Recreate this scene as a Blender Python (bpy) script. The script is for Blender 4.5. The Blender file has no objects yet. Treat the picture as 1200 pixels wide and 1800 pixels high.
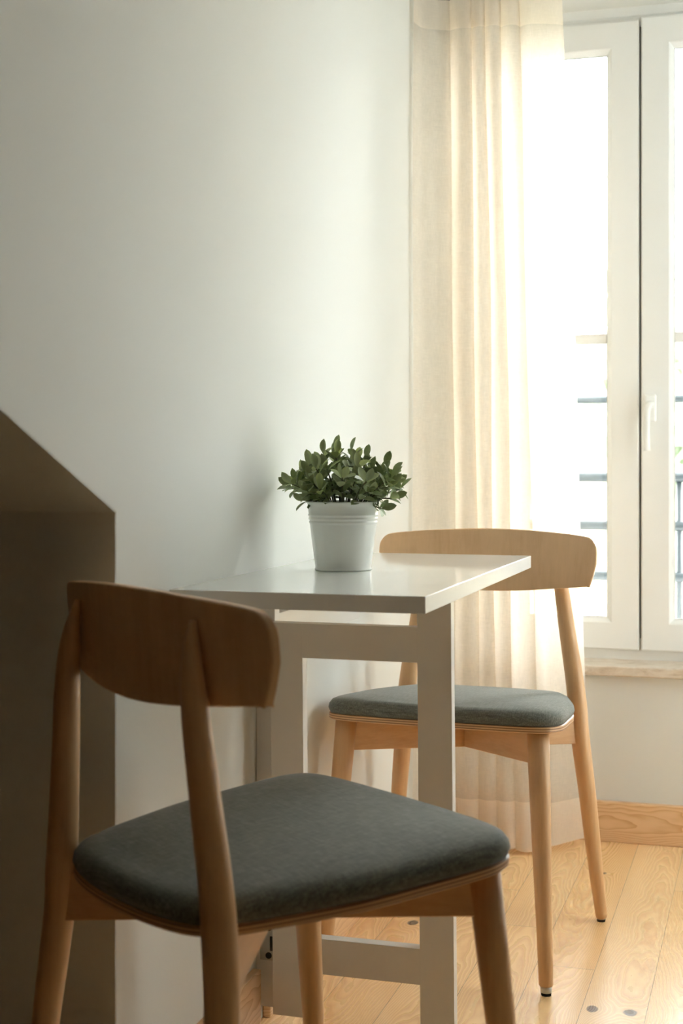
import bpy, bmesh, math, random
from mathutils import Vector, Matrix
random.seed(7)
S = bpy.context.scene
COL = S.collection
R = math.radians

# ------------------------------------------------------------------ camera, world, exposure
cam_d = bpy.data.cameras.new('camera')
cam = bpy.data.objects.new('camera', cam_d); COL.objects.link(cam)
cam.location = (0.79, 0.0, 0.90)
cam.rotation_euler = (R(90), 0, R(16.8))
cam_d.lens = 50; cam_d.sensor_width = 36; cam_d.shift_y = -87/1800
cam_d.clip_start = 0.02; cam_d.clip_end = 300
cam_d.dof.use_dof = True; cam_d.dof.focus_distance = 2.40; cam_d.dof.aperture_fstop = 6.3
S.camera = cam
S.view_settings.view_transform = 'Standard'; S.view_settings.look = 'None'
S.view_settings.gamma = 1; S.view_settings.exposure = 0.55
S.cycles.use_denoising = True
S.cycles.max_bounces = 14; S.cycles.diffuse_bounces = 8; S.cycles.glossy_bounces = 5
S.cycles.transmission_bounces = 8; S.cycles.transparent_max_bounces = 16
S.cycles.sample_clamp_indirect = 6
world = bpy.data.worlds.new('sky'); S.world = world; world.use_nodes = True
SKY = 24.0
bg = world.node_tree.nodes['Background']
bg.inputs[0].default_value = (0.955, 0.98, 1.0, 1); bg.inputs[1].default_value = SKY

def portal(name, x0, x1, z0, z1, y):
    l = bpy.data.lights.new(name, 'AREA'); l.shape = 'RECTANGLE'
    l.size = x1-x0; l.size_y = z1-z0; l.cycles.is_portal = True
    o = bpy.data.objects.new(name, l); COL.objects.link(o)
    o.location = ((x0+x1)/2, y, (z0+z1)/2); o.rotation_euler = (R(-90), 0, 0)
    return o
portal('window_portal', .06, .92, .42, 2.02, 3.72)
side = portal('added_window_portal', 2.42, 3.35, .10, 2.15, 3.72)  # samples sky through the added side window
side.location = (1.56, 2.885, 1.125); side.rotation_euler = (R(90), 0, R(90))

# ------------------------------------------------------------------ helpers
def meta(o, label=None, cat=None, group=None, kind=None):
    if label: o['label'] = label
    if cat: o['category'] = cat
    if group: o['group'] = group
    if kind: o['kind'] = kind
    return o
def link(name, bm, mat, parent=None, smooth=False, recalc=True):
    if recalc: bmesh.ops.recalc_face_normals(bm, faces=bm.faces)
    me = bpy.data.meshes.new(name); bm.to_mesh(me); bm.free()
    if smooth:
        for p in me.polygons: p.use_smooth = True
    o = bpy.data.objects.new(name, me); COL.objects.link(o)
    if mat: me.materials.append(mat)
    if parent: o.parent = parent
    return o
def empty(name, loc=(0,0,0), rz=0):
    o = bpy.data.objects.new(name, None); COL.objects.link(o)
    o.location = loc; o.rotation_euler = (0, 0, rz); o.empty_display_size = .05
    return o
def box(bm, x0, x1, y0, y1, z0, z1, bev=0):
    r = bmesh.ops.create_cube(bm, size=1)
    for v in r['verts']:
        v.co = Vector(((x0+x1)/2 + v.co.x*(x1-x0), (y0+y1)/2 + v.co.y*(y1-y0), (z0+z1)/2 + v.co.z*(z1-z0)))
    if bev:
        es = list({e for v in r['verts'] for e in v.link_edges})
        bmesh.ops.bevel(bm, geom=es, offset=bev, segments=2, affect='EDGES', profile=.5)
def poly(bm, pts): return bm.faces.new([bm.verts.new(p) for p in pts])
def prism(bm, pts, vec):
    a = [bm.verts.new(p) for p in pts]; b = [bm.verts.new(Vector(p)+Vector(vec)) for p in pts]
    bm.faces.new(a); bm.faces.new(b[::-1]); n = len(a)
    for i in range(n): bm.faces.new((a[i], b[i], b[(i+1)%n], a[(i+1)%n]))
def loft(bm, rings, cap=True, closed=True):
    vs = [[bm.verts.new(p) for p in r] for r in rings]; n = len(rings[0])
    for a, b in zip(vs, vs[1:]):
        for i in range(n if closed else n-1):
            j = (i+1) % n; bm.faces.new((a[i], a[j], b[j], b[i]))
    if cap: bm.faces.new(vs[0][::-1]); bm.faces.new(vs[-1])
    return vs
def tube(bm, pts, rad, n=20, cap=True):
    rings = []; pts = [Vector(p) for p in pts]
    for i, p in enumerate(pts):
        t = (pts[min(i+1, len(pts)-1)] - pts[max(i-1, 0)]).normalized()
        ref = Vector((1,0,0)) if abs(t.x) < .8 else Vector((0,1,0))
        a = t.cross(ref).normalized(); b = t.cross(a).normalized()
        rings.append([p + (a*math.cos(q)+b*math.sin(q))*rad[i] for q in [2*math.pi*k/n for k in range(n)]])
    loft(bm, rings, cap)
def lathe(bm, prof, n=64):
    rings = [[Vector((r*math.cos(2*math.pi*k/n), r*math.sin(2*math.pi*k/n), z)) for k in range(n)] for r, z in prof]
    loft(bm, rings, True)
def cr(pts, n):           # catmull-rom resample of tuples
    out = []; m = len(pts)
    for i in range(m-1):
        p0, p1, p2, p3 = pts[max(i-1,0)], pts[i], pts[i+1], pts[min(i+2,m-1)]
        for k in range(n):
            t = k/n
            out.append(tuple(.5*((2*b)+(c-a)*t+(2*a-5*b+4*c-d)*t*t+(3*b-a-3*c+d)*t**3) for a,b,c,d in zip(p0,p1,p2,p3)))
    out.append(tuple(pts[-1])); return out

# ------------------------------------------------------------------ materials
class NT:
    def __init__(s, name):
        s.m = bpy.data.materials.new(name); s.m.use_nodes = True; s.t = s.m.node_tree
        s.b = s.t.nodes['Principled BSDF']; s.out = s.t.nodes['Material Output']
    def n(s, kind, **kw):
        x = s.t.nodes.new(kind)
        for k, v in kw.items():
            if k.startswith('i_'):
                key = k[2:]; key = int(key) if key.isdigit() else key
                x.inputs[key].default_value = v
            else: setattr(x, k, v)
        return x
    def l(s, a, b): s.t.links.new(a, b)
    def math(s, op, a, b=None, c=None):
        x = s.t.nodes.new('ShaderNodeMath'); x.operation = op
        for i, v in enumerate((a, b, c)):
            if v is None: continue
            if isinstance(v, (int, float)): x.inputs[i].default_value = v
            else: s.l(v, x.inputs[i])
        return x.outputs[0]
    def ramp(s, fac, stops):
        x = s.t.nodes.new('ShaderNodeValToRGB'); e = x.color_ramp.elements
        while len(e) < len(stops): e.new(.5)
        for k, (p, c) in enumerate(stops): e[k].position = p; e[k].color = (*c, 1)
        s.l(fac, x.inputs[0]); return x.outputs[0]
    def mix(s, fac, a, b, mode='MIX'):
        x = s.t.nodes.new('ShaderNodeMix'); x.data_type = 'RGBA'; x.blend_type = mode
        for i, v in ((0, fac), (6, a), (7, b)):
            if isinstance(v, (int, float)): x.inputs[i].default_value = v
            elif isinstance(v, tuple): x.inputs[i].default_value = (*v, 1)
            else: s.l(v, x.inputs[i])
        return x.outputs[2]
    def noise(s, vec, scale, detail=3, rough=.5, dist=0):
        x = s.n('ShaderNodeTexNoise'); x.inputs['Scale'].default_value = scale; x.inputs['Detail'].default_value = detail
        x.inputs['Roughness'].default_value = rough; x.inputs['Distortion'].default_value = dist
        if vec: s.l(vec, x.inputs['Vector'])
        return x.outputs[0]
    def coords(s, scale=(1,1,1)):
        tc = s.n('ShaderNodeTexCoord'); mp = s.n('ShaderNodeMapping'); mp.inputs['Scale'].default_value = scale
        s.l(tc.outputs['Object'], mp.inputs[0]); return mp.outputs[0]
    def bump(s, h, strength, dist=.001):
        x = s.n('ShaderNodeBump'); x.inputs['Strength'].default_value = strength; x.inputs['Distance'].default_value = dist
        s.l(h, x.inputs['Height']); s.l(x.outputs[0], s.b.inputs['Normal'])
def paint(name, col, rough=.6, bump=0, scale=400, spec=.5):
    m = NT(name); m.b.inputs['Base Color'].default_value = (*col, 1); m.b.inputs['Roughness'].default_value = rough
    m.b.inputs['Specular IOR Level'].default_value = spec
    if bump:
        m.bump(m.noise(m.coords(), scale, 4), bump, .0006)
    return m.m
WALL = paint('wall_paint', (.715, .72, .69), .9, .22, 260, .15)
CEIL = paint('ceiling_paint', (.78, .78, .75), .8, .15, 200)
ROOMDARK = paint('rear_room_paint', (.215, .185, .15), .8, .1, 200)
WHITE = paint('white_lacquer', (.80, .79, .77), .35)
GLOSS = paint('glossy_white_laminate', (.80, .81, .79), .07)
EDGE = paint('white_edge_band', (.80, .80, .78), .38)
PVC = paint('white_window_pvc', (.93, .94, .93), .3)
SEAL = paint('grey_window_seal', (.35, .37, .34), .6)
STEEL = NT('brushed_steel'); STEEL.b.inputs['Base Color'].default_value = (.55,.53,.5,1); STEEL.b.inputs['Metallic'].default_value = 1; STEEL.b.inputs['Roughness'].default_value = .3; STEEL = STEEL.m
DARKM = paint('dark_metal', (.03, .032, .03), .4)
RAIL = paint('slate_blue_railing_paint', (.022, .030, .034), .45)
POTM = paint('white_enamel', (.80, .82, .78), .28)
SOIL = paint('dark_soil', (.02, .017, .012), .95, .6, 300)
GLIDE = paint('pale_plastic_glide', (.6, .6, .58), .4)
RUB = paint('black_felt_pad', (.02, .02, .02), .9)

def wood(name, scale, c1, c2, rough=.38, fine=1.0):
    m = NT(name); v = m.coords(scale)
    a = m.noise(v, 9, 4, .6, .4); b = m.noise(v, 60, 5, .7)
    f = m.math('ADD', m.math('MULTIPLY', a, .65), m.math('MULTIPLY', b, .35*fine))
    col = m.ramp(f, [(.32, c2), (.52, c1), (.72, tuple(min(1, x*1.10) for x in c1))])
    m.l(col, m.b.inputs['Base Color']); m.b.inputs['Roughness'].default_value = rough
    m.bump(b, .12, .0004); return m.m
BEECH = wood('light_beech_wood', (3.2, 3.2, .16), (.60, .37, .185), (.51, .295, .135))
BEECH_BAR = wood('light_beech_rail', (.5, .5, 3.2), (.60, .37, .185), (.50, .29, .13))
BEECH_BACK = wood('beech_veneer', (2.4, 2.4, .22), (.66, .425, .235), (.58, .35, .18), .34)
def plywood():
    m = NT('plywood_edge'); g = m.n('ShaderNodeTexCoord'); s = m.n('ShaderNodeSeparateXYZ'); m.l(g.outputs['Object'], s.inputs[0])
    zz = m.math('ADD', s.outputs[2], m.math('MULTIPLY', s.outputs[1], .07))
    w = m.math('SINE', m.math('MULTIPLY', zz, 2*math.pi/.0042))
    col = m.ramp(m.math('MULTIPLY_ADD', w, .5, .5), [(.3, (.25,.125,.05)), (.6, (.60,.37,.19))])
    m.l(col, m.b.inputs['Base Color']); m.b.inputs['Roughness'].default_value = .45; return m.m
PLY = plywood()

def fabric():
    m = NT('heathered_grey_wool')
    a = m.noise(m.coords((1, .05, .3)), 900, 3, .7); b = m.noise(m.coords((.05, 1, .3)), 900, 3, .7)
    c = m.noise(m.coords(), 35, 3); fz = m.noise(m.coords(), 2600, 2)
    f = m.math('ADD', m.math('MULTIPLY', m.math('ADD', a, b), .40), m.math('MULTIPLY', fz, .2))
    col = m.ramp(f, [(.36, (.050,.053,.042)), (.5, (.122,.128,.106)), (.64, (.27,.275,.24))])
    col = m.mix(m.math('MULTIPLY', c, .22), col, (.13,.135,.12))
    m.l(col, m.b.inputs['Base Color']); m.b.inputs['Roughness'].default_value = .9
    m.b.inputs['Sheen Weight'].default_value = .25; m.b.inputs['Sheen Roughness'].default_value = .5
    m.b.inputs['Specular IOR Level'].default_value = .2
    m.bump(f, .5, .0008); return m.m
FABRIC = fabric()

def pine_floor():
    m = NT('pine_floorboards'); PW = .104; X0 = .595
    tc = m.n('ShaderNodeTexCoord'); s = m.n('ShaderNodeSeparateXYZ'); m.l(tc.outputs['Object'], s.inputs[0])
    x, y = s.outputs[0], s.outputs[1]
    q = m.math('DIVIDE', m.math('SUBTRACT', x, X0), PW); pid = m.math('FLOOR', q)
    fr = m.math('SUBTRACT', q, pid)                          # 0..1 across the plank
    wn = m.n('ShaderNodeTexWhiteNoise', noise_dimensions='1D'); m.l(pid, wn.inputs['W'])
    r1 = wn.outputs[0]
    L = 1.45
    qy = m.math('DIVIDE', m.math('ADD', y, m.math('MULTIPLY', r1, 4.7)), L); bid = m.math('FLOOR', qy); fy = m.math('SUBTRACT', qy, bid)
    wn2 = m.n('ShaderNodeTexWhiteNoise', noise_dimensions='2D'); cv = m.n('ShaderNodeCombineXYZ')
    m.l(pid, cv.inputs[0]); m.l(bid, cv.inputs[1]); m.l(cv.outputs[0], wn2.inputs['Vector']); rb = wn2.outputs[0]
    u = m.math('MULTIPLY', m.math('SUBTRACT', fr, m.math('MULTIPLY_ADD', rb, .5, .25)), PW)
    nv = m.n('ShaderNodeCombineXYZ'); m.l(m.math('ADD', x, m.math('MULTIPLY', rb, 17)), nv.inputs[0]); m.l(m.math('MULTIPLY', y, .28), nv.inputs[1]); m.l(m.math('MULTIPLY', rb, 9), nv.inputs[2])
    n1 = m.noise(nv.outputs[0], 14, 2, .5); n2 = m.noise(nv.outputs[0], 70, 3, .6)
    sgn = m.math('SUBTRACT', m.math('MULTIPLY', m.math('GREATER_THAN', rb, .5), 2), 1)
    ph = m.math('ADD', m.math('MULTIPLY', m.math('MULTIPLY', u, u), 2300), m.math('MULTIPLY', m.math('MULTIPLY', y, 11), sgn))
    ph = m.math('ADD', ph, m.math('ADD', m.math('MULTIPLY', n1, 8), m.math('MULTIPLY', n2, .7)))
    # knots: rings bend round them
    knots = [(.508, 2.363, .011), (.569, 2.364, .012), (.1195, 2.703, .011), (.70, 2.9, .012), (.33, 2.0, .01), (.44, 3.15, .006)]
    ksum = None
    for kx, ky, kr in knots:
        dx = m.math('DIVIDE', m.math('SUBTRACT', x, kx), kr); dy = m.math('DIVIDE', m.math('SUBTRACT', y, ky), kr*1.5)
        d2 = m.math('ADD', m.math('MULTIPLY', dx, dx), m.math('MULTIPLY', dy, dy))
        d2 = m.math('ADD', d2, m.math('MULTIPLY', m.math('SUBTRACT', n2, .5), 1.2))
        ph = m.math('ADD', ph, m.math('DIVIDE', 9, m.math('ADD', m.math('MULTIPLY', m.math('MAXIMUM', d2, 0), .25), 1.6)))
        k = m.math('SUBTRACT', 1, m.math('MINIMUM', m.math('MAXIMUM', d2, 0), 1)); k = m.math('MULTIPLY', k, 1.6)
        ksum = k if ksum is None else m.math('MAXIMUM', ksum, k)
    saw = m.math('FRACT', ph)
    # slow rise, quick fall, like late wood lines
    line = m.math('MULTIPLY', m.math('POWER', saw, 2.2), m.math('SUBTRACT', 1, m.math('POWER', saw, 14)))
    fine = m.n('ShaderNodeCombineXYZ'); m.l(x, fine.inputs[0]); m.l(m.math('MULTIPLY', y, .03), fine.inputs[1])
    nf = m.noise(fine.outputs[0], 900, 3, .6)
    grain = m.math('MULTIPLY', line, m.math('MULTIPLY_ADD', nf, .7, .55))
    base = m.ramp(rb, [(0, (.80,.54,.27)), (.5, (.86,.61,.325)), (1, (.87,.64,.37))])
    dark = m.mix(.9, base, (.50,.21,.055))
    col = m.mix(grain, base, dark)
    big = m.noise(nv.outputs[0], 9, 2); col = m.mix(m.math('MULTIPLY', big, .18), col, (.60,.36,.15))
    col = m.mix(m.math('MINIMUM', m.math('MULTIPLY', ksum, 1.3), .92), col, (.07,.035,.02))
    gx = m.math('MINIMUM', fr, m.math('SUBTRACT', 1, fr)); gy = m.math('MINIMUM', fy, m.math('SUBTRACT', 1, fy))
    gap = m.math('MAXIMUM', m.math('LESS_THAN', gx, .0055), m.math('LESS_THAN', gy, .0005))
    col = m.mix(m.math('MULTIPLY', gap, .7), col, (.10,.055,.028))
    m.l(col, m.b.inputs['Base Color'])
    rg = m.math('MULTIPLY_ADD', grain, .12, .27); m.l(rg, m.b.inputs['Roughness'])
    h = m.math('SUBTRACT', m.math('MULTIPLY', grain, -.15), gap); m.bump(h, .35, .0012)
    return m.m
PINE = pine_floor()
def pine_board():
    m = NT('pine_skirting_board'); tc = m.n('ShaderNodeTexCoord'); s = m.n('ShaderNodeSeparateXYZ'); m.l(tc.outputs['Object'], s.inputs[0])
    run = m.math('ADD', s.outputs[0], s.outputs[1]); z = s.outputs[2]
    cv = m.n('ShaderNodeCombineXYZ'); m.l(m.math('MULTIPLY', run, .3), cv.inputs[0]); m.l(z, cv.inputs[2])
    n1 = m.noise(cv.outputs[0], 12, 3, .5)
    u = m.math('SUBTRACT', z, .055)
    ph = m.math('ADD', m.math('ADD', m.math('MULTIPLY', m.math('MULTIPLY', u, u), 1500), m.math('MULTIPLY', run, 8)), m.math('MULTIPLY', n1, 12))
    saw = m.math('POWER', m.math('FRACT', ph), 2.5)
    col = m.mix(saw, (.70,.47,.27), (.52,.29,.13))
    m.l(col, m.b.inputs['Base Color']); m.b.inputs['Roughness'].default_value = .4; return m.m
BOARD = pine_board()
def sillstone():
    m = NT('beige_stone'); a = m.noise(m.coords((1,1,2.5)), 22, 5, .7, .6)
    m.l(m.ramp(a, [(.35, (.50,.40,.30)), (.5, (.64,.55,.45)), (.7, (.72,.65,.56))]), m.b.inputs['Base Color'])
    m.b.inputs['Roughness'].default_value = .3; return m.m
STONE = sillstone()
def curtain_mat(name, col, transl, clear):
    m = NT(name); t = m.t; t.nodes.remove(m.b)
    a = m.noise(m.coords((1,1,.03)), 1300, 3, .7); b = m.noise(m.coords((.04,.04,1)), 1300, 3, .7)
    w = m.math('MULTIPLY', m.math('ADD', a, b), .5)
    c = m.ramp(w, [(.35, tuple(x*.88 for x in col)), (.65, col)])
    d = m.n('ShaderNodeBsdfDiffuse'); tl = m.n('ShaderNodeBsdfTranslucent'); tr = m.n('ShaderNodeBsdfTransparent')
    m.l(c, d.inputs[0]); m.l(c, tl.inputs[0])
    m1 = m.n('ShaderNodeMixShader', i_0=transl); m.l(d.outputs[0], m1.inputs[1]); m.l(tl.outputs[0], m1.inputs[2])
    f = m.math('MULTIPLY', m.math('SUBTRACT', 1.35, w), clear)
    m2 = m.n('ShaderNodeMixShader'); m.l(f, m2.inputs[0]); m.l(m1.outputs[0], m2.inputs[1]); m.l(tr.outputs[0], m2.inputs[2])
    m.l(m2.outputs[0], m.out.inputs[0]); return m.m
CLOTH = curtain_mat('sheer_cream_linen', (.93,.86,.765), .60, .33)
HEMC = curtain_mat('doubled_cream_linen', (.93,.85,.75), .52, .10)
DIFFUSER = curtain_mat('white_diffuser_fabric', (.95,.95,.93), .72, .06)  # cloth of the added sheet that softens the side light
def glass():
    m = NT('window_glass'); m.t.nodes.remove(m.b)
    tr = m.n('ShaderNodeBsdfTransparent'); tr.inputs[0].default_value = (.97,.985,.975,1)
    gl = m.n('ShaderNodeBsdfGlossy'); gl.inputs['Roughness'].default_value = .01
    fz = m.n('ShaderNodeFresnel', i_IOR=1.45); mx = m.n('ShaderNodeMixShader')
    m.l(fz.outputs[0], mx.inputs[0]); m.l(tr.outputs[0], mx.inputs[1]); m.l(gl.outputs[0], mx.inputs[2]); m.l(mx.outputs[0], m.out.inputs[0])
    return m.m
GLASS = glass()
def leafmat():
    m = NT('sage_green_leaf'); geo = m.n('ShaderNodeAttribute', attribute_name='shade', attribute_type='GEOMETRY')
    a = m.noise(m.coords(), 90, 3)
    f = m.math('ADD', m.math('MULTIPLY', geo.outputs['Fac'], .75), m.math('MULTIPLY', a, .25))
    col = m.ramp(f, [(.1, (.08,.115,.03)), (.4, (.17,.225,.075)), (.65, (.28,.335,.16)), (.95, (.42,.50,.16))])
    m.l(col, m.b.inputs['Base Color']); m.b.inputs['Roughness'].default_value = .5
    m.b.inputs['Subsurface Weight'].default_value = 0
    return m.m
LEAF = leafmat()
STEM = paint('green_brown_stem', (.10, .10, .04), .6)

# ------------------------------------------------------------------ room shell
YW = 3.43; KY = 1.634; KZ = .838; SL = .4286; CZ = 2.30; XR = 1.30; YB = -3.2; XL = -2.4
def struct(name, bm, m, smooth=False):
    return meta(link(name, bm, m, None, smooth), kind='structure')
YT = KY-(CZ-KZ)/SL
bm = bmesh.new(); box(bm, XL-.1, XR+.1, YB-.1, YW+.28, -.12, 0); struct('floor', bm, PINE)
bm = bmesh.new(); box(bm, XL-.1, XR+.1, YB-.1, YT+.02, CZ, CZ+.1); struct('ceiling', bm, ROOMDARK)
bm = bmesh.new(); box(bm, -.06, XR+.1, YT+.02, YW+.28, CZ, CZ+.1); struct('ceiling', bm, CEIL)
# dormer cheek on the left (the big pale wall), outline in the x = 0 plane
bm = bmesh.new(); prism(bm, [(0,KY,0),(0,YW+.2,0),(0,YW+.2,CZ),(0,YT,CZ),(0,KY,KZ)], (-.06,0,0)); struct('wall_left', bm, WALL)
bm = bmesh.new(); box(bm, XL, -.0004, KY-.002, KY+.1, 0, KZ+.02); struct('wall_knee', bm, WALL)
bm = bmesh.new(); prism(bm, [(-.0004,KY-.002,KZ-.001),(-.0004,KY+.05,KZ-.001),(-.0004,YT+.2,CZ+.001),(-.0004,YT-.004,CZ+.001)], (XL,0,0)); meta(link('ceiling', bm, WALL), kind='structure')
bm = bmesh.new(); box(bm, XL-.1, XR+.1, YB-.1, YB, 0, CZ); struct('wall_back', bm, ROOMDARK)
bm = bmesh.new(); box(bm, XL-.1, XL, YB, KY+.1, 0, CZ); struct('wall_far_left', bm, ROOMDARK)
SY0, SY1, SZ0, SZ1 = 2.42, 3.35, .10, 2.15          # unseen side window, added for light from the right
bm = bmesh.new()
box(bm, XR, XR+.25, YB, SY0, 0, CZ); box(bm, XR, XR+.25, SY1, YW+.2, 0, CZ); box(bm, XR, XR+.25, SY0, SY1, 0, SZ0); box(bm, XR, XR+.25, SY0, SY1, SZ1, CZ)
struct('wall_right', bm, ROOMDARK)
WX = [(.09, .88)]; WZ0 = .394; WZ1 = 2.018
bm = bmesh.new(); T = YW+.27
xs = [-.1, WX[0][0], WX[0][1], XR+.1]
box(bm, xs[0], xs[-1], YW, T, 0, WZ0); box(bm, xs[0], xs[-1], YW, T, WZ1, CZ+.05)
for a, b in ((xs[0],xs[1]),(xs[2],xs[3])): box(bm, a, b, YW, T, WZ0, WZ1)
struct('wall_window', bm, WALL)
# skirting boards
def skirting(name, x0, x1, y0, y1):
    bm = bmesh.new(); box(bm, x0, x1, y0, y1, 0, .095, .0025); return struct(name, bm, BOARD)
skirting('baseboard_left', 0, .0145, KY, 2.128)
skirting('baseboard_left', 0, .0145, 2.172, YW-.018)
skirting('baseboard_window', 0, XR, YW-.018, YW)
skirting('baseboard_knee', XL, -.0, KY-.018, KY)

# ------------------------------------------------------------------ windows
def ring_frame(bm, x0, x1, z0, z1, prof):
    """mitred frame: prof = [(inset, y), ...] closed outline"""
    def corner(i, y): return [(x0+i, y, z0+i), (x1-i, y, z0+i), (x1-i, y, z1-i), (x0+i, y, z1-i)]
    rows = [[bm.verts.new(c) for c in corner(i, y)] for i, y in prof]; n = len(rows)
    for k in range(n):
        a, b = rows[k], rows[(k+1) % n]
        for j in range(4):
            jj = (j+1) % 4; bm.faces.new((a[j], a[jj], b[jj], b[j]))
def window(idx, x0, x1):
    z0, z1 = .4166, WZ1; cx = (x0+x1)/2
    root = empty('window_%d' % idx, (cx, YW+.12, z0)); root['kind'] = 'structure'
    inv = Matrix.Translation(root.location).inverted()
    def P(name, bm, m, par=root, smooth=False):
        o = link(name, bm, m, None, smooth)
        for v in o.data.vertices: v.co = inv @ v.co
        o.parent = par; return o
    bm = bmesh.new(); ring_frame(bm, x0-.005, x1+.005, z0, z1+.004, [(0,3.545),(.026,3.545),(.030,3.549),(.052,3.549),(.052,3.60),(0,3.60)]); P('window_frame', bm, PVC)
    for k, (a, b) in enumerate(((x0+.042, cx-.0035), (cx+.0025, x1-.042))):
        sz0, sz1 = z0+.025, 1.981+ (.004 if k else 0)
        fy = 3.530 - (.004 if k else 0)
        sash = P('sash', (lambda bm: (ring_frame(bm, a, b, sz0, sz1, [(0,fy+.003),(.003,fy),(.0655,fy),(.069,fy+.003),(.069,fy+.05),(0,fy+.05)]), bm)[1])(bmesh.new()), PVC)
        bm = bmesh.new(); ring_frame(bm, a+.0665, b-.0665, sz0+.0665, sz1-.0665, [(0,fy+.0045),(.002,fy+.0035),(.008,fy+.011),(.0115,fy+.014),(.0115,fy+.024),(0,fy+.024)]); P('glazing_bead', bm, PVC, sash)
        bm = bmesh.new(); ring_frame(bm, a+.077, b-.077, sz0+.077, sz1-.077, [(0,fy+.018),(.0025,fy+.018),(.0025,fy+.024),(0,fy+.024)]); P('seal', bm, SEAL, sash)
        bm = bmesh.new(); box(bm, a+.07, b-.07, fy+.024, fy+.028, sz0+.07, sz1-.07); P('glass_pane', bm, GLASS, sash)
        bm = bmesh.new(); box(bm, a+.078, b-.078, fy+.012, fy+.0235, 1.192, 1.218, .003); box(bm, a+.078, b-.078, fy+.0285, fy+.036, 1.192, 1.218, .003); P('glazing_bar', bm, PVC, sash)
        if k:
            hx = a+.022; hz = 1.030
            h = P('handle', (lambda bm: (box(bm, hx-.014, hx+.014, fy-.011, fy+.001, hz-.032, hz+.036, .005), bm)[1])(bmesh.new()), PVC, sash, False)
            bm = bmesh.new(); tube(bm, [(hx,fy-.008,hz+.006),(hx,fy-.03,hz+.006)], [.010,.010], 16)
            pts = cr([(hx+.006,fy-.030,hz+.010),(hx-.001,fy-.036,hz+.008),(hx-.006,fy-.038,hz-.008),(hx-.007,fy-.038,hz-.04),(hx-.007,fy-.037,hz-.075),(hx-.006,fy-.036,hz-.102)], 5)
            tube(bm, pts, [.0085]*len(pts), 14); P('handle_grip', bm, PVC, h, True)
    bm = bmesh.new(); box(bm, cx-.006, cx+.004, 3.555, 3.585, z0+.02, 1.985); P('centre_seal', bm, SEAL)
    return root
for i, (a, b) in enumerate(WX):
    window(i+1, a, b)
    bm = bmesh.new(); box(bm, a-.002 if i else a-.03, b+.03, YW-.022, YW+.14, .3936, .4166, .003); o = meta(link('trim_%d' % (i+1), bm, STONE), kind='structure')

wr = empty('window_2', (XR+.1, (SY0+SY1)/2, SZ0)); wr['kind'] = 'structure'  # unseen window added to light the room from the right
def side_part(name, fn, m):
    bm = bmesh.new(); fn(bm); bmesh.ops.rotate(bm, verts=bm.verts, cent=(0,0,0), matrix=Matrix.Rotation(R(-90), 3, 'Z'))
    o = link(name, bm, m, wr)
for a, b in ((-.465, -.002), (.002, .465)):
    side_part('sash', lambda bm: ring_frame(bm, a, b, .0, SZ1-SZ0, [(0,0),(.07,0),(.075,.01),(.075,.05),(0,.05)]), PVC)
    side_part('glass_pane', lambda bm: box(bm, a+.07, b-.07, .022, .026, .07, SZ1-SZ0-.07), GLASS)

bm = bmesh.new(); box(bm, XR+.055, XR+.056, SY0+.01, SY1-.01, SZ0+.01, SZ1-.01)  # added sheet that spreads and weakens the side window's light
meta(link('added_diffuser_blind', bm, DIFFUSER), 'white translucent blind added over the unseen right-hand window to soften its light', 'blind')

# ------------------------------------------------------------------ outside: railing, street front, tree
def railing(x0, x1, label):
    root = empty('balcony_railing', (x0, 3.80, .45)); meta(root, label, 'railing')
    def P(name, fn, n=14):
        bm = bmesh.new(); fn(bm)
        o = link(name, bm, RAIL, root, True)
        for v in o.data.vertices: v.co -= root.location
    for z, r in ((1.067,.0110),(.8625,.0140),(.735,.0140),(.602,.0140)):
        P('rail_bar', lambda bm: tube(bm, [(x0,3.80,z),(x1,3.80,z)], [r,r], 14))
    for x in (x0+.03, .561 if x0 < .5 else x0+.6, x1-.03):
        P('baluster', lambda bm: tube(bm, [(x,3.80,.42),(x,3.80,.8625)], [.007,.007], 10))
    for x in (x0+.005, x1-.005):
        P('end_post', lambda bm: box(bm, x-.01, x+.01, 3.70, 3.812, .41, 1.075, .002))
railing(.02, .95, 'slate blue metal balcony railing with round bars outside the window behind the chair')
PLASTER = paint('ochre_plaster', (.50, .42, .25), .9, .3, 30)
PALEP = paint('pale_plaster', (.5, .49, .44), .9, .3, 30)
TILE = paint('roof_tile', (.42, .28, .2), .9, .3, 20)
SHUT = paint('grey_shutter', (.3, .33, .32), .7)
STREET = paint('street_asphalt', (.12, .12, .12), .9, .2, 10)
bm = bmesh.new(); box(bm, -30, 40, 3.75, 60, -6.2, -6.0); meta(link('floor', bm, STREET), kind='structure'); bpy.context.scene.objects['floor.001'].name = 'street_ground' if 'floor.001' in bpy.context.scene.objects else 'street'
def house(x0, x1, y, z1, mat, label):
    root = empty('townhouse', ((x0+x1)/2, y, -6)); meta(root, label, 'building')
    off = Vector(root.location)
    def P(name, m, fn, par=None):
        bm = bmesh.new(); fn(bm); o = link(name, bm, m, par or root)
        for v in o.data.vertices: v.co -= off
        return o
    P('facade', mat, lambda bm: box(bm, x0, x1, y, y+6, -6, z1))
    P('roof', TILE, lambda bm: prism(bm, [(x0-.2,y-.35,z1),(x0-.2,y+3,z1+.9),(x0-.2,y+6.3,z1)], (x1-x0+.4,0,0)))
    P('cornice', PALEP, lambda bm: box(bm, x0-.05, x1+.05, y-.18, y, z1-.22, z1))
    z = -5.2
    while z < z1-1.6:
        x = x0+.7
        while x < x1-1.2:
            w = P('window', PALEP, lambda bm: box(bm, x-.12, x+1.02, y-.07, y, z-.12, z+1.62))
            P('shutter', SHUT, lambda bm: box(bm, x, x+.9, y-.10, y-.05, z, z+1.5), w)
            x += 2.0
        z += 2.7
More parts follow.
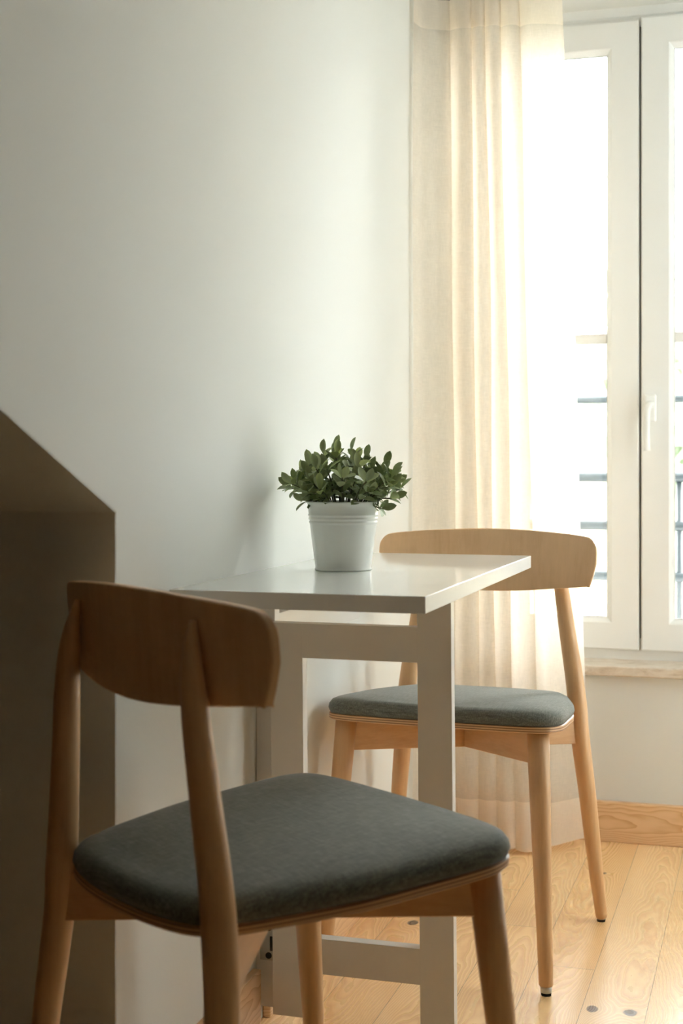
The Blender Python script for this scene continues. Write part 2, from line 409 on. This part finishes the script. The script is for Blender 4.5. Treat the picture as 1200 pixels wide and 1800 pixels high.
house(-3.2, 6.0, 13.5, 1.35, PLASTER, 'ochre townhouse across the street, washed out behind the window panes')
house(6.4, 14.5, 14.0, 1.9, PALEP, 'pale townhouse across the street, right of the ochre one')
def far_tree(x, y, h, label):
    root = empty('street_tree', (x, y, -6)); meta(root, label, 'tree')
    bm = bmesh.new(); tube(bm, cr([(0,0,0),(.1,0,2.5),(-.1,0,5),(0,0,h-1)], 5), [.2-.01*k for k in range(16)], 10); link('trunk', bm, STEM, root, True)
    bm = bmesh.new(); rnd = random.Random(3)
    for k in range(2600):
        a = rnd.uniform(0, 2*math.pi); e = rnd.uniform(-1, 1); rr = rnd.random()**.4
        c = Vector((math.cos(a)*math.sqrt(1-e*e)*rr*1.25, math.sin(a)*math.sqrt(1-e*e)*rr*1.25, h+e*rr*1.2))
        c += Vector((math.sin(c.z*5)*.15, 0, math.sin(c.x*6)*.2))
        d = Vector((rnd.uniform(-1,1), rnd.uniform(-1,1), rnd.uniform(-1,1))).normalized()*.11; n = d.cross(Vector((rnd.random(),1,rnd.random()))).normalized()*.05
        poly(bm, [c-d, c+n, c+d, c-n])
    link('foliage', bm, paint('far_leaf', (.24,.29,.19), .7), root, recalc=False)
far_tree(.30, 11.3, 7.2, 'green street tree rising in front of the townhouses, seen through the window')

# ------------------------------------------------------------------ curtain and rod
def curtain(top, bot, zs, mat, mat_hem, name, label):
    """top/bot: plan curves [(x, y)] at the heading and the floor"""
    N = 14; a = cr(top, N); b = cr(bot, N); zt, zb = zs; n = len(a)
    zl = [zt, zt-.02, zt-.045, 1.909, 1.905] + [1.9-(1.9-.16)*k/40 for k in range(1, 40)] + [.1225, .119] + [zb+.06, zb+.03, zb]
    bm = bmesh.new(); rows = []
    for z in zl:
        t = (zt-z)/(zt-zb); t2 = t**.9; row = []
        for k in range(n):
            s = k/(n-1)
            x = a[k][0]*(1-t2)+b[k][0]*t2; y = a[k][1]*(1-t2)+b[k][1]*t2
            y += .0035*math.sin(9*s+7*z) + .0015*math.sin(31*s+3*z)
            x += .002*math.sin(5*z+14*s)*(1 if s > .05 else s*20)
            zz = z + (0.004*math.sin(22*s) + .012*max(0, s-.75)*4*t if z < .1 else 0)
            row.append(bm.verts.new((x, y, zz)))
        rows.append(row)
    hem = []
    for r in range(len(rows)-1):
        for k in range(n-1):
            f = bm.faces.new((rows[r][k], rows[r][k+1], rows[r+1][k+1], rows[r+1][k]))
            if zl[r+1] >= 1.904 or zl[r] <= .123: f.material_index = 1
    o = link(name, bm, mat, None, True, recalc=False); o.data.materials.append(mat_hem)
    return meta(o, label, 'curtain')
top = [(.010,3.150),(.018,3.195),(.050,3.222),(.075,3.236),(.088,3.262),(.074,3.285),(.060,3.262),(.078,3.236),(.100,3.228),(.122,3.233),(.127,3.262),(.114,3.276),(.116,3.250),(.140,3.232),(.157,3.238),(.160,3.270),(.148,3.280),(.152,3.248),(.172,3.232),(.190,3.240),(.192,3.272),(.182,3.280),(.188,3.250),(.206,3.234),(.226,3.242),(.232,3.270),(.226,3.276),(.236,3.252),(.258,3.242),(.290,3.25),(.318,3.262),(.332,3.275)]
bot = [(.010,3.140),(.03,3.205),(.062,3.212),(.088,3.232),(.104,3.268),(.088,3.300),(.070,3.275),(.092,3.238),(.118,3.226),(.142,3.236),(.150,3.272),(.136,3.295),(.136,3.255),(.162,3.232),(.184,3.238),(.192,3.280),(.176,3.300),(.180,3.252),(.204,3.230),(.226,3.240),(.232,3.282),(.218,3.305),(.224,3.252),(.248,3.232),(.272,3.246),(.280,3.285),(.272,3.30),(.284,3.262),(.308,3.246),(.342,3.29),(.368,3.33),(.386,3.345)]
curtain(top, bot, (1.975, .012), CLOTH, HEMC, 'curtain', 'sheer cream linen curtain hanging in soft folds beside the window')
rod = empty('curtain_rod', (0, 3.27, 1.985)); meta(rod, 'dark metal curtain rod across the top of the window wall', 'curtain rod')
bm = bmesh.new(); tube(bm, [(.004,0,0),(1.10,0,0)], [.008,.008], 14); link('rod', bm, DARKM, rod, True)
for x in (.012, 1.05):
    bm = bmesh.new(); box(bm, x-.006, x+.006, -.006, YW-3.27, -.006, .006); box(bm, x-.012, x+.012, YW-3.276, YW-3.27, -.03, .03); link('bracket', bm, DARKM, rod)

# ------------------------------------------------------------------ wall table with swing-out leg frame
ZT = .7261; TH = .0229
tab = empty('gateleg_table', (.0, 2.215, 0)); meta(tab, 'glossy white wall-mounted folding table on a swing-out white leg frame', 'table')
def TP(name, fn, m, par=tab, smooth=False):
    bm = bmesh.new(); fn(bm); o = link(name, bm, m, None, smooth)
    for v in o.data.vertices: v.co -= Vector(tab.location)
    o.parent = par; return o
TP('tabletop', lambda bm: box(bm, .001, .361, 1.797, 2.645, ZT-TH, ZT, .0012), GLOSS)
tt = bpy.data.objects['tabletop']; tt.data.materials.append(EDGE)
for p in tt.data.polygons:
    if p.normal.z < .6: p.material_index = 1
TILT = .0085
def leg_frame(bm):
    def sh(x0, x1, z0, z1):
        n = len(bm.verts); box(bm, x0, x1, 2.120, 2.1415, z0, z1, .0008)
        for v in list(bm.verts)[n:]: v.co.x += TILT*(.72-v.co.z)
    sh(.031, .085, .028, .6475); sh(.270, .3235, .004, ZT-TH); sh(.0845, .2705, .593, .6475); sh(.0845, .2705, .0995, .155)
TP('leg_frame', leg_frame, WHITE)
TP('wall_stile', lambda bm: box(bm, .0005, .032, 2.1425, 2.1655, .030, ZT-TH-.0005, .001), WHITE)
TP('wall_rail', lambda bm: box(bm, .0005, .030, 2.170, 2.64, .600, .657, .001), WHITE)
def hinge(z):
    h = TP('hinge', lambda bm: box(bm, .0075, .030, 2.1400, 2.1426, z-.030, z+.030, .001), STEEL)
    TP('hinge_pin', lambda bm: tube(bm, [(.028,2.1392,z-.013),(.028,2.1392,z+.009)], [.0032,.0032], 12), DARKM, h, True)
    for dz in (-.022, .022):
        def scr(bm):
            rings = [[Vector((.0225+r*math.cos(q), y, z+dz+r*math.sin(q))) for q in [2*math.pi*k/20 for k in range(20)]] for r, y in ((.0052,2.1402),(.0052,2.1391),(.0035,2.1386),(.003,2.1391),(.001,2.1391))]
            loft(bm, rings)
        TP('screw', scr, DARKM, h)
hinge(.135); hinge(.548)

# ------------------------------------------------------------------ chairs
def outline(n=96):
    ctrl = [(0,-.203),(.10,-.2015),(.163,-.1955),(.197,-.180),(.2125,-.150),(.2145,-.110),(.2095,-.05),(.203,.02),(.186,.09),(.167,.150),(.150,.181),(.122,.200),(.07,.212),(0,.216)]
    full = ctrl + [(-x, y) for x, y in ctrl[-2:0:-1]]
    m = len(full); out = []
    for i in range(m):
        p = [full[(i+k) % m] for k in (-1,0,1,2)]
        for k in range(5):
            t = k/5; out.append(tuple(.5*((2*b)+(c-a)*t+(2*a-5*b+4*c-d)*t*t+(3*b-a-3*c+d)*t**3) for a,b,c,d in zip(*p)))
    return out
OUT = outline()
def zt(y): return -.065*(y+.17)                      # the seat falls a little towards the back
def scale_out(f, inset):
    res = []
    n = len(OUT)
    for i, (x, y) in enumerate(OUT):
        a = Vector(OUT[i-1]); b = Vector(OUT[(i+1) % n]); t = (b-a).normalized(); nn = Vector((t.y, -t.x))
        res.append((x*f - nn.x*inset, (y)*f - nn.y*inset))
    return res
def seat_board(bm):
    prof = [(.003,.4365),(.0006,.4385),(.0006,.4465),(.003,.448)]
    rings = [[Vector((x, y, z+zt(y))) for x, y in scale_out(1, i)] for i, z in prof]; loft(bm, rings)
def cushion(bm):
    prof = [(1,.004,.4475),(1,.0012,.4505),(1,-.001,.4565),(1,.0005,.4635),(1,.006,.4705),(1,.015,.4745),(.90,.010,.4772)]
    rings = [[Vector((x, y, z+zt(y))) for x, y in scale_out(f, i)] for f, i, z in prof]
    for f, z in ((.78,.4796),(.62,.4814),(.45,.4826),(.28,.4833),(.12,.4836)):
        rings.append([Vector((x*f, y*f, z+zt(y*f))) for x, y in scale_out(1, .006)])
    # a slightly dished saddle
    rings = [[Vector((p.x, p.y, p.z - (.004*math.cos(min(1, abs(p.x)/.16)*math.pi/2) if k > 5 else 0))) for p in r] for k, r in enumerate(rings)]
    vs = loft(bm, rings, False); bm.faces.new(vs[0][::-1])
    c = bm.verts.new((0, 0, sum(v.co.z for v in vs[-1])/len(vs[-1]))); n = len(vs[-1])
    for i in range(n): bm.faces.new((vs[-1][i], vs[-1][(i+1) % n], c))
def yb(x): return .1935 - .87*x*x                   # plan curve of the backrest
def zlean(z): return .10*(z-.70)
def backrest(bm):
    top = cr([(-.2205,.722),(-.2185,.739),(-.207,.7535),(-.186,.7585),(-.14,.7625),(-.07,.7665),(0,.768),(.07,.7665),(.14,.7625),(.186,.7585),(.207,.7535),(.2185,.739),(.2205,.722)], 6)
    bot = cr([(.2200,.705),(.2140,.682),(.2085,.6655),(.2070,.6625),(.2055,.6610),(.202,.6605),(.15,.655),(.08,.648),(0,.6445),(-.08,.648),(-.15,.655),(-.202,.6605),(-.2055,.6610),(-.2070,.6625),(-.2085,.6655),(-.2140,.682),(-.2200,.705)], 6)
    loop = top + bot
    cx, cz = 0, .708; T = .0055
    def ring(inset, yo):
        res = []; n = len(loop)
        for i, (x, z) in enumerate(loop):
            a = Vector(loop[i-1]); b = Vector(loop[(i+1) % n]); t = (b-a); t = t.normalized() if t.length > 1e-7 else Vector((1,0)); nn = Vector((-t.y, t.x))
            xx = x - nn.x*inset; zz = z - nn.y*inset
            res.append(Vector((xx, yb(xx)+zlean(zz)+yo, zz)))
        return res
    def body(yo):
        rs = []
        for f in (.94,.85,.72,.56,.38,.18):
            rs.append([Vector((x*f, yb(x*f)+zlean(cz+(z-cz)*f)+yo, cz+(z-cz)*f)) for x, z in loop])
        return rs
    rings = [ring(.0015, -T), ring(0, -T+.0015), ring(0, T-.0015), ring(.0015, T)]
    fr = body(-T)[::-1] + rings + body(T)
    vs = loft(bm, fr, False)
    for ringv, yo in ((vs[0], -T), (vs[-1], T)):
        c = bm.verts.new((0, yb(0)+zlean(cz)+yo, cz)); n = len(ringv)
        for i in range(n): bm.faces.new((ringv[i], ringv[(i+1) % n], c))
FF = (.2005, -.2025); FT = (.1760, -.158); RF = (.2165, .218); RM = (.1770, .190); RB = (.1435, .1975)
def make_chair(loc, rz, label, dz=0):
    t = empty('dining_chair', loc, rz); meta(t, label, 'chair', None)
    def C(name, fn, m, smooth=True, par=t):
        bm = bmesh.new(); fn(bm); return link(name, bm, m, par, smooth)
    cu = C('seat_cushion', cushion, FABRIC); cu.location.z = dz; cu['label'] = 'grey heathered fabric seat cushion'
    sb = C('seat_board', seat_board, PLY, False); sb.location.z = dz; sb['label'] = 'thin plywood seat board with layered edge'
    C('backrest', backrest, BEECH_BACK, False)
    for sx in (-1, 1):
        dx, dy = FT[0]-FF[0], FT[1]-FF[1]
        pts = [(sx*(FF[0]+dx*k), FF[1]+dy*k, .0150+(.4235+dz)*k + (zt(FT[1])*k)) for k in (0, .006, .25, .5, .75, 1)]
        l = C('leg', lambda bm: tube(bm, pts, [.0108,.0122,.0138,.0162,.0183,.0195], 28), BEECH)
        C('foot_glide', lambda bm: tube(bm, [(sx*FF[0],FF[1],.005),(sx*FF[0],FF[1],.0155)], [.0092,.0100], 20), GLIDE, True, l)
        C('foot_pad', lambda bm: tube(bm, [(sx*FF[0],FF[1],0),(sx*FF[0],FF[1],.0052)], [.0086,.0090], 20), RUB, True, l)
    for sx in (-1, 1):
        kp = [(RF[0],RF[1],.015),(RF[0]-.0003,RF[1],.0175),(.2045,.209,.13),(.192,.199,.26),(RM[0]+.003,RM[1],.37),(RM[0]-.001,RM[1]-.0005,.42),(.1690,.1900,.48),(.1560,.1935,.56),(RB[0],RB[1],.644),(.1345,.1975,.70),(.128,.1915,.742)]
        kr = [.0100,.0115,.0146,.0168,.0182,.0186,.0176,.0162,.0146,.0108,.0032]
        full = cr([(*p, r) for p, r in zip(kp, kr)], 5)
        l = C('leg', lambda bm: tube(bm, [(sx*p[0], p[1], p[2]) for p in full], [p[3] for p in full], 28), BEECH)
        C('foot_glide', lambda bm: tube(bm, [(sx*RF[0],RF[1],.005),(sx*RF[0],RF[1],.0155)], [.0086,.0094], 20), GLIDE, True, l)
        C('foot_pad', lambda bm: tube(bm, [(sx*RF[0],RF[1],0),(sx*RF[0],RF[1],.0052)], [.0080,.0084], 20), RUB, True, l)
    for sx in (-1, 1):
        A = Vector((sx*.172, .186, 0)); B = Vector((-sx*.170, -.152, 0)); d = (B-A).normalized(); nn = Vector((-d.y, d.x, 0))*.0105
        zA, zB = -.0275, 0
        def bar(bm):
            rings = []
            for k in (0, 1):
                p = A.lerp(B, k); z = zA*(1-k)+zB*k
                rings.append([p-nn+Vector((0,0,.380+z)), p+nn+Vector((0,0,.380+z)), p+nn+Vector((0,0,.4365+z)), p-nn+Vector((0,0,.4365+z))])
            loft(bm, rings)
            bmesh.ops.bevel(bm, geom=list(bm.edges), offset=.0012, segments=1, affect='EDGES')
        C('cross_rail', bar, BEECH_BAR, False).location.z = dz
    return t
make_chair((.2400, 2.6168, 0), R(-3.9), 'beech chair with grey cushion on the far side of the white table, by the curtain')
make_chair((.2430, 1.5589, 0), R(143.7), 'beech chair seen from behind in the shaded foreground, angled towards the white table', .0105)

# ------------------------------------------------------------------ potted plant
PX, PY = .1260, 2.209
pl = empty('potted_plant', (PX, PY, ZT)); meta(pl, 'small bushy green plant in a ribbed white metal pot on the table', 'potted plant')
bm = bmesh.new()
H = .111; r0, r1 = .0450, .0585
def rr(z): return r0 + (r1-r0)*z/H
prof = [(.0445,.0015),(.0452,0),(.0462,.0008),(.0462,.0030),(rr(.004),.0042)]
prof += [(rr(z), z) for z in (.02,.04,.06,.074)]
for zc in (.0775,.0835,.0895):
    prof += [(rr(zc-.0022), zc-.0022),(rr(zc)+.0011, zc-.0008),(rr(zc)+.0011, zc+.0008),(rr(zc+.0022), zc+.0022)]
prof += [(rr(.10), .10),(rr(.107),.107),(r1+.0012,.1085),(r1+.0018,.1100),(r1+.0010,.1113),(r1-.0008,.1112),(r1-.0020,.1090),(rr(.09)-.002,.09),(.045,.088),(.001,.088)]
lathe(bm, prof, 80); link('pot', bm, POTM, pl, True)
bm = bmesh.new(); lathe(bm, [(.053,.0885),(.053,.0955),(.04,.0985),(.001,.0995)], 40); link('soil', bm, SOIL, pl, True)
def add_leaf(bm, lay, base, d, up, L, Wd, curl, shade):
    d = d.normalized(); sd = d.cross(up).normalized(); u = sd.cross(d).normalized(); rows = []
    prof = [.06,.28,.66,.93,1.0,.92,.66,.0]
    for k, w in enumerate(prof):
        t = k/(len(prof)-1); c = base + d*L*t + u*(curl*L*t*t*-1)
        hw = Wd/2*w
        if k in (0, len(prof)-1): rows.append([bm.verts.new(c)])
        else: rows.append([bm.verts.new(c-sd*hw+u*hw*.35), bm.verts.new(c), bm.verts.new(c+sd*hw+u*hw*.35)])
    fs = []; mids = {r[1] for r in rows if len(r) == 3}
    for a, b in zip(rows, rows[1:]):
        if len(a) == 1: fs += [bm.faces.new((a[0], b[0], b[1])), bm.faces.new((a[0], b[1], b[2]))]
        elif len(b) == 1: fs += [bm.faces.new((a[0], b[0], a[1])), bm.faces.new((a[1], b[0], a[2]))]
        else: fs += [bm.faces.new((a[0],b[0],b[1],a[1])), bm.faces.new((a[1],b[1],b[2],a[2]))]
    for f in fs:
        for lp in f.loops:
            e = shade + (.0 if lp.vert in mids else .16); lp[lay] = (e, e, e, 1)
rnd = random.Random(21)
bl = bmesh.new(); lay = bl.loops.layers.float_color.new('shade'); bs = bmesh.new()
stems = []
for k in range(44):
    a = k*2.39996 + rnd.uniform(-.3,.3); q = math.sqrt((k+.5)/44)
    base = Vector((math.cos(a)*q*.040, math.sin(a)*q*.040, .097))
    tilt = q*1.12
    hgt = (.088 - .030*q) * rnd.uniform(.82, 1.12)
    end = base + Vector((math.cos(a)*math.sin(tilt), math.sin(a)*math.sin(tilt), math.cos(tilt)))*hgt + Vector((0,0,.006))
    stems.append((base, end, q))
# a few extra leaders as in the photo's outline (left shoots, top shoot, right shoots)
for e in ((-.062,-.01,.150),(-.052,.0,.178),(-.032,-.01,.198),(-.012,.0,.205),(.038,.0,.190),(.066,.0,.180),(.080,-.01,.160),(.078,-.02,.128),(-.060,-.02,.124),(.060,-.03,.112)):
    stems.append((Vector((e[0]*.35, e[1]*.35, .097)), Vector(e), .8))
CY = Vector((math.cos(R(16.8)), math.sin(R(16.8)), 0))
for base, end, q in stems:
    if q == .8 : # leaders are spread along the long side of the bush
        end = Vector((end.x*CY.x - end.y*CY.y, end.x*CY.y + end.y*CY.x, end.z-.012))
    mid = base.lerp(end, .5) + Vector((0,0,.008))
    pts = cr([tuple(base), tuple(mid), tuple(end)], 5)
    tube(bs, pts, [.0011]*len(pts), 6)
    ax = (end-base).normalized(); n = 5
    s0 = rnd.random()
    for j in range(n):
        t = .34 + .62*j/(n-1); p = Vector(pts[min(len(pts)-1, int(t*(len(pts)-1)))])
        for side in (0, 1):
            ang = s0*6 + j*1.57 + side*math.pi + rnd.uniform(-.4,.4)
            ref = ax.cross(Vector((.3,.5,.8))).normalized(); o2 = ax.cross(ref)
            out = ref*math.cos(ang)+o2*math.sin(ang)
            d = (out*rnd.uniform(.75,1.1) + ax*rnd.uniform(.35,.9) + Vector((0,0,.15))).normalized()
            L = rnd.uniform(.020,.031)*(1.0 if j > 1 else .8)
            tip = p + d*L
            if tip.z < .1125 and math.hypot(tip.x, tip.y) < .0605: continue
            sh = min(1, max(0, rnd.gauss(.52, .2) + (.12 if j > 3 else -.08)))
            add_leaf(bl, lay, p, d, (ax + Vector((0,0,.4))).normalized(), L, L*rnd.uniform(.44,.54), rnd.uniform(.0,.30), sh)
    add_leaf(bl, lay, Vector(pts[-1]), ax + Vector((rnd.uniform(-.3,.3),rnd.uniform(-.3,.3),.2)), Vector((rnd.uniform(-1,1),-1,.3)).normalized(), +.027, .0125, .1, min(1, max(.3, rnd.gauss(.6,.15))))
st = link('stems', bs, STEM, pl, True)
lf = link('foliage', bl, LEAF, pl, True, recalc=False)
print('objects', len(bpy.data.objects))
